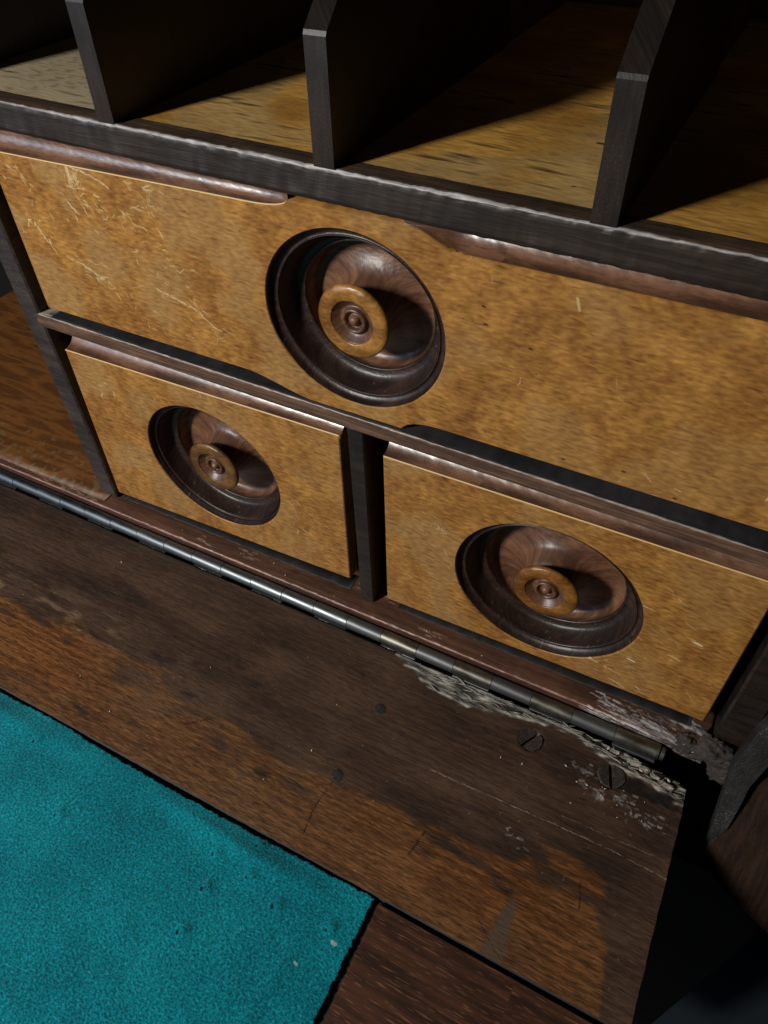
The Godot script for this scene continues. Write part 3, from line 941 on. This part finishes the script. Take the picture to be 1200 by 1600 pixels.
	var f1 := nz(w, h, 1.6, 1.0, 0.24, 3, 741)
	var f2 := nz(w, h, 1.0, 1.0, 0.12, 3, 742)
	var f3 := nz(w, h, 4.0, 4.0, 0.02, 3, 743)
	rgb = PackedByteArray()
	rgb.resize(w * h * 3)
	hg = PackedByteArray()
	hg.resize(w * h)
	for q in w * h:
		var f := (f1[q] - 128) / 255.0 * 0.95 + (f2[q] - 128) / 255.0 * 0.5
		var p := f3[q] / 255.0 - 0.5
		rgb[q * 3] = clampi(int(3 + f * 16 + p * 6), 0, 255)
		rgb[q * 3 + 1] = clampi(int(108 + f * 88 + p * 24), 0, 255)
		rgb[q * 3 + 2] = clampi(int(121 + f * 92 + p * 22), 0, 255)
		hg[q] = clampi(int(128 + f * 150), 0, 255)
	for k in 3200:                          # single fibres lying about
		var a := Vector2(rng.randf() * w, rng.randf() * h)
		var an := rng.randf() * TAU
		var lit := rng.randf() < 0.6
		stroke(rgb, hg, w, h, a, a + Vector2(cos(an), sin(an)) * rng.randf_range(2, 6), 1.1, Color8(64, 160, 172) if lit else Color8(0, 66, 80), 0.5, 60 if lit else -60)
	for q in BAIZE_HOLES:
		var a := Vector2((q[0] - BX0) / (BX1 - BX0) * w, (q[1] - BZ0) / (BZ1 - BZ0) * h)
		stroke(rgb, hg, w, h, a, a + Vector2(1.0, 2.0), q[2] * 4.0, Color8(2, 16, 22), 0.95, -120)
	for q in [[186.5, 117, 1.3], [179, 127, 0.8]]:
		var a := Vector2((q[0] - BX0) / (BX1 - BX0) * w, (q[1] - BZ0) / (BZ1 - BZ0) * h)
		stroke(rgb, hg, w, h, a, a + Vector2(5, 1), q[2] * 4.0, Color8(176, 172, 158), 0.8, 30)
	M.baize = mat("teal baize", tex(w, h, rgb), 0.95, grey(w, h, hg), 0.035, 0.2)
	M.baize.rim_enabled = true
	M.baize.rim = 0.25
	M.baize.rim_tint = 0.8

const BX0 := -40.0
const BX1 := 192.6
const BZ0 := 100.0
const BEDGE := [[-40, 0.4], [0, 0.6], [25, 0.7], [45, 0.1], [58, -0.2], [75, 0.7], [91, 1.2], [120, 1.1], [147, 0.9], [160, 0.5], [171, 0.3], [192, 0.0]]
const BZ1 := 210.0
const BAIZE_HOLES := [[53.4, 110.2, 0.8], [149.4, 103.2, 0.7], [141.1, 123.0, 0.9], [164.3, 117.0, 1.0], [80.8, 127.0, 0.6], [142.1, 136.6, 0.9], [137.7, 112.6, 0.6], [152, 113.5, 0.5], [183, 115, 0.5]]

func flap() -> void:
	var brk := FastNoiseLite.new()
	brk.seed = 77
	brk.frequency = 0.35
	brk.fractal_octaves = 4
	var height := func(x: float, z: float) -> float:
		var y := -10.5 + 0.12 * warp.get_noise_2d(x * 0.6, z * 1.4)
		if x > 150.0:
			var g := along(GREYZONE, x) - z + 1.6 * brk.get_noise_2d(x, z)
			var k := smoothstep(0.0, 2.2, g)
			var deep := lerpf(0.5, 1.7, smoothstep(225.0, 245.0, x))
			y -= k * (deep + 0.5 * brk.get_noise_2d(x * 0.6, z * 2.6))
		for s in [[218.5, 26.7, 4.4], [248.4, 27.2, 4.6]]:
			var d := Vector2(x - s[0], z - s[1]).length() + 0.9 * brk.get_noise_2d(x * 1.3, z * 1.3)
			y -= 1.5 * (1.0 - smoothstep(s[2] - 1.0, s[2], d))
		if x > 240.0:                      # rough flaked finish near the corner
			y += 0.35 * brk.get_noise_2d(x * 1.4, z * 1.8) * smoothstep(240, 250, x) * (1.0 - smoothstep(36, 44, z))
		return y
	var back := func(x: float) -> float:
		var z := FZ0 + 0.25 * brk.get_noise_1d(x * 0.4)
		if x > 228.0:
			z += 0.9 * brk.get_noise_1d(x * 1.1 + 40.0)
		if x > 250.0:
			z += (x - 250.0) * 0.16
		return z
	var nx := 404
	var nzz := 92
	var rail := put("back_rail", sheet(nx, nzz + 8, func(u: float, v: float):
		var x := lerpf(FX0, FX1, u)
		var xr := x - (0.9 + 0.4 * brk.get_noise_1d(v * 22.0)) * smoothstep(0.985, 1.0, u)
		var row: float = v * (nzz + 8)
		var zb: float = back.call(x)
		if row < 4.0:                      # the back edge, down
			return Vector3(xr, lerpf(-27.0, height.call(x, zb) - 0.4, row / 4.0), zb)
		if row > nzz + 4.0:
			return Vector3(xr, height.call(x, FZ1) - 0.3 - 0.1 * (row - nzz - 4.0), FZ1 + 0.05)
		var t: float = (row - 4.0) / nzz
		var z := lerpf(zb, FZ1, t)
		return Vector3(xr, height.call(x, z) - (0.0 if t > 0.001 else 0.25), z),
		func(u: float, v: float):
			var x := lerpf(FX0, FX1, u)
			var row: float = clampf((v * (nzz + 8) - 4.0) / nzz, 0, 1)
			var zb: float = back.call(x)
			return Vector2(u, (lerpf(zb, FZ1, row) - FZ0) / (FZ1 - FZ0)), func(_u: float, v: float): return v * (nzz + 8) < nzz + 4.0), M.flap, desk, "worn dark back rail of the fall with orange bare patches and a splintered end")
	put("groove_edge", beam([Vector3(FZ1 - 3.0, -11.3, 0.1), Vector3(FZ1 + 0.1, -11.2, 0.3), Vector3(FZ1 + 0.1, -27.0, 0.6), Vector3(FZ1 - 3.0, -27.0, 0.8), Vector3(FZ1 - 3.0, -11.3, 0.9)], FX0, FX1 - 1.5, 60, 0.0, 0.1, 8), M.blackwood, rail)
	put("end_grain", sheet(60, 10, func(u: float, v: float):
		var z: float = lerpf(back.call(FX1), FZ1, u)
		var x: float = FX1 - 0.9 - 0.4 * brk.get_noise_1d(z * 0.26) - 0.05
		return Vector3(x, lerpf(height.call(FX1, z) + 0.0, -27.0, v), z)), M.broken, rail)
	for s in [[163.0, 40.4, 2.3], [161.5, 70.6, 2.3]]:
		put("screw_plug", turned(PackedVector2Array([Vector2(s[2], -0.6), Vector2(s[2], 0.05), Vector2(s[2] * 0.85, 0.12), Vector2(0.01, 0.08)]), 0, 0, 1, 1, 24, 0.2), M.blackwood, rail).transform = Transform3D(Basis(Vector3.RIGHT, -PI / 2), Vector3(s[0], -10.5, s[1]) * K)
	for s in [[218.2, 26.4, 4.0, 2.1], [248.2, 26.8, 4.4, 1.25]]:
		for half in 2:                     # a rusted screw head: two halves either side of its slot
			var out := PackedVector2Array()
			for k in 13:
				var a: float = s[3] + PI * half + PI * (k / 12.0) - 0.0
				var rr: float = s[2] * (1.0 + 0.08 * brk.get_noise_2d(k * 3.1, s[0] + half * 9))
				out.append(Vector2(cos(a), sin(a)) * rr + Vector2(cos(s[3] + PI * half + PI / 2), sin(s[3] + PI * half + PI / 2)) * 0.42)
			put("screw_head", slab(out, 1.6, func(p: Vector2, dd: float): return Vector3(s[0] + p.x, -10.55 - dd + 0.12 * p.x * (1 if half else -1), s[1] + p.y), 0.4, 12.0), M.rust, rail)
	# torn splinters standing in the weathered break
	var sm := MultiMesh.new()
	sm.transform_format = MultiMesh.TRANSFORM_3D
	sm.mesh = sheet(6, 6, func(u: float, v: float):
		var t := 1.0 - absf(2.0 * u - 1.0)
		var a := TAU * (0.0 if v >= 1.0 else v)
		return Vector3((u - 0.5) * 6.0, sin(a) * 0.30 * (0.15 + t) + 0.25 * sin(u * 5.0), cos(a) * 0.42 * (0.15 + t)))
	sm.instance_count = 150
	for i in 150:
		var x := rng.randf_range(163, 271)
		if i > 90:
			x = rng.randf_range(228, 272)
		var zb: float = back.call(x)
		var z := lerpf(zb + 0.4, along(GREYZONE, x) + 0.8, rng.randf())
		var bs := Basis(Vector3.UP, rng.randfn(0.05, 0.22)) * Basis(Vector3.BACK, rng.randfn(0.0, 0.10)) * Basis(Vector3.RIGHT, rng.randf() * TAU)
		sm.set_instance_transform(i, Transform3D(bs.scaled(Vector3.ONE * rng.randf_range(0.35, 1.15)), Vector3(x, height.call(x, z) + 0.12, z) * K))
	var spl := MultiMeshInstance3D.new()
	spl.name = "splinters"
	spl.multimesh = sm
	spl.material_override = M.splinter
	spl.set_meta("kind", "stuff")
	rail.add_child(spl, true)
	for q in [[254.5, 17.6, 2.6, 31], [258.0, 18.6, 1.8, 32], [266.0, 21.6, 2.8, 33], [262.0, 20.0, 1.6, 34], [247.0, 17.0, 1.7, 35]]:
		put("splintered_chunk", lump(Vector3(q[0], -11.2, q[1]), Vector3(q[2], 0.9, q[2] * 0.42), q[3], 0.35), M.splinter, rail)
	# right stile
	put("side_stile", slab(PackedVector2Array([Vector2(194.2, 100.9), Vector2(272.6, 101.0), Vector2(270, 240), Vector2(196.2, 240)]), 16.0, func(p: Vector2, dd: float): return Vector3(p.x, -10.6 - dd, p.y), 0.35, 80.0), M.stile, desk, "reddish side stile of the fall, grain running towards the viewer")
	put("fall_panel", block(Vector3(-130, -26, 99.8), Vector3(196.5, -13.0, 240), 0.3), M.blackwood, desk)
	# baize
	var rag := FastNoiseLite.new()
	rag.seed = 5
	rag.frequency = 0.35
	rag.fractal_octaves = 4
	put("baize", sheet(300, 150, func(u: float, v: float):
		var uu: float = 1.0 - pow(1.0 - u, 1.15)
		var x := lerpf(BX0, BX1, uu)
		var z := lerpf(BZ0, BZ1, pow(v, 1.15))
		var eb: float = z - BZ0
		var er: float = BX1 - x
		var y: float = -10.9 + 0.28 * warp.get_noise_2d(x * 1.1, z * 1.1) + 0.10 * warp.get_noise_2d(x * 5.0, z * 5.0)
		# a soft swelling along the back edge and a fold towards the right
		y += 1.25 * exp(-pow((eb - 5.5 - 1.5 * sin(x * 0.05)) / 3.4, 2.0)) * (0.55 + 0.45 * sin(x * 0.045 + 0.8)) * smoothstep(190.0, 150.0, x)
		y += 0.5 * exp(-pow((x - 178.0 + (z - 115.0) * 0.12) / 2.6, 2.0)) * smoothstep(118.0, 130.0, z)
		for q in BAIZE_HOLES:
			var d2 := Vector2(x - q[0] - 1.2, z - q[1] + 1.0).length_squared()
			if d2 < 40.0:
				y += 0.8 * exp(-d2 / 3.4)
		if v == 0.0 or u == 1.0:
			y -= 1.0
		var fray: float = rag.get_noise_2d(x * 1.2, z * 1.2)
		z += along(BEDGE, x) * smoothstep(9.0, 0.0, eb)
		z += (0.85 * fray + 0.35 * sin(x * 0.21) * rag.get_noise_1d(x * 0.05)) * smoothstep(3.0, 0.0, eb)
		x += (0.7 * rag.get_noise_2d(z * 2.0, x * 0.5 + 50.0) - 0.25) * smoothstep(3.0, 0.0, er)
		return Vector3(x, y, z),
		func(u: float, v: float): return Vector2(1.0 - pow(1.0 - u, 1.15), pow(v, 1.15))), M.baize, desk, "teal green baize writing surface with frayed edge and pinholes")

# ------------------------------------------------------------------ hinge
func hinge() -> void:
	var hy := -8.1
	var hz := 11.7
	var rod := func(r: float, x0: float, x1: float, ch: float) -> ArrayMesh:
		var p := [Vector2(0.01, x0), Vector2(r - ch, x0), Vector2(r, x0 + ch), Vector2(r, x1 - ch), Vector2(r - ch, x1), Vector2(0.01, x1)]
		var st := SurfaceTool.new()
		st.begin(Mesh.PRIMITIVE_TRIANGLES)
		var n := 28
		for k in p.size() - 1:
			st.set_smooth_group(k + 1)
			for i in n:
				var q := []
				for e in [[k, i], [k, i + 1], [k + 1, i], [k, i + 1], [k + 1, i + 1], [k + 1, i]]:
					var a: float = TAU * float(e[1] % n) / n
					st.set_uv(Vector2(p[e[0]].y / 130.0, float(e[1]) / n))
					st.add_vertex(Vector3(p[e[0]].y, hy + sin(a) * p[e[0]].x, hz + cos(a) * p[e[0]].x) * K)
		st.generate_normals()
		return st.commit()
	var pin := put("piano_hinge", rod.call(1.3, -130, 263.2, 0.2), M.tarnish, desk, "long brass piano hinge along the back of the fall")
	var x := 260.9
	var i := 0
	while x > -130.0:
		var r := 2.85 if i % 2 else 2.95
		var o := put("knuckle", rod.call(r, x - 15.92, x - 0.03, 0.10), M.bright if x < 135.0 else (M.brass if i % 2 == 0 else M.tarnish), pin)
		if i % 2 == 0:
			put("leaf", block(Vector3(x - 15.7, -12.4, 11.5), Vector3(x - 0.3, -10.95, 14.5), 0.15), M.tarnish, pin)
		x -= 15.95
		i += 1
	put("pin_end", rod.call(2.4, 261.1, 262.9, 0.35), M.tarnish, pin)

# ------------------------------------------------------------------ right side of the desk
func right_side() -> void:
	var slant := func(x: float, y: float, d: float) -> Vector3: return Vector3(x, y, 16.5 - 0.5 * y) - Vector3(0, 0.447, 0.894) * d
	var o := PackedVector2Array([Vector2(285.4, -31.5), Vector2(286.3, -29), Vector2(286.2, -23.1), Vector2(288.9, -16.2), Vector2(289.6, -5.5), Vector2(289.4, 0.8), Vector2(291.8, 9.8), Vector2(294.0, 40), Vector2(295, 120), Vector2(287.0, 120), Vector2(286.4, 25), Vector2(283.3, 10.9), Vector2(282.5, 5.0), Vector2(282.7, -1.1), Vector2(283.6, -7.7), Vector2(284.4, -16), Vector2(284.1, -24.7)])
	put("side_edge", slab(o, 6.0, func(p: Vector2, d: float): return slant.call(p.x + 0.5 * warp.get_noise_1d(p.y * 8.0), p.y, d - 0.15), 0.5, 60.0), M.side_edge, desk, "rubbed grey slanting front edge of the right side")
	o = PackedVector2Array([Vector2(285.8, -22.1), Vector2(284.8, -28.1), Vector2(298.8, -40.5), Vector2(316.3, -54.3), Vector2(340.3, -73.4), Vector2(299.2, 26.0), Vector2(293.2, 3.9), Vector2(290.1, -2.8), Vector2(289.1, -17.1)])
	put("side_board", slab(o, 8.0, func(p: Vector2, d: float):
		var z := 27.6 - (0.3785 * (p.x - 287.2) + 0.518 * (p.y + 21.0)) / 0.767  # plane tilted away from the window light: the board's shade is put into its shape
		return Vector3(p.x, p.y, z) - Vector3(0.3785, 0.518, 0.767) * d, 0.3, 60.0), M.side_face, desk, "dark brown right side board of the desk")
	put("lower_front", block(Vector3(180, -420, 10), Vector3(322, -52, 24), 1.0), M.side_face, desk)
	put("splintered_post_end", lump(Vector3(277, -4.2, 4.5), Vector3(6.0, 4.6, 5.0), 3, 0.30), M.broken, desk, "splintered foot of the right post")
	put("splintered_post_end", lump(Vector3(283, -6.0, 8.0), Vector3(5.5, 4.6, 5.0), 9, 0.32), M.broken, desk, "broken block behind the hinge end")
	put("splintered_post_end", lump(Vector3(268, -6.6, 4.5), Vector3(5.0, 3.6, 4.6), 15, 0.28), M.broken, desk)

func crumbs() -> void:
	var n := 40
	var mm := MultiMesh.new()
	mm.transform_format = MultiMesh.TRANSFORM_3D
	mm.mesh = lump(Vector3.ZERO, Vector3(0.6, 0.14, 0.32), 4, 0.4)
	mm.instance_count = n
	for i in n:
		var p := Vector3(rng.randf_range(-20, 268), -10.2, rng.randf_range(24, 96))
		if i < 12:
			p = Vector3(rng.randfn(250, 9), -10.2, rng.randf_range(30, 44))
		elif i < 20:
			p = Vector3(rng.randf_range(40, 260), -3.2, rng.randf_range(1.5, 6.5))
		elif i < 27:
			p = Vector3(rng.randfn(255, 6), -11.0, rng.randf_range(16.5, 20.0))
		var s := rng.randf_range(0.25, 0.7) * (1.6 if i >= 20 and i < 27 else 1.0)
		mm.set_instance_transform(i, Transform3D(Basis(Vector3.UP, rng.randf() * TAU).scaled(Vector3.ONE * s), p * K))
	var o := MultiMeshInstance3D.new()
	o.name = "wood_crumbs"
	o.multimesh = mm
	o.material_override = M.crumb
	o.set_meta("kind", "stuff")
	o.set_meta("label", "pale wood crumbs scattered over the fall and the sill")
	o.set_meta("category", "crumbs")
	add_child(o)
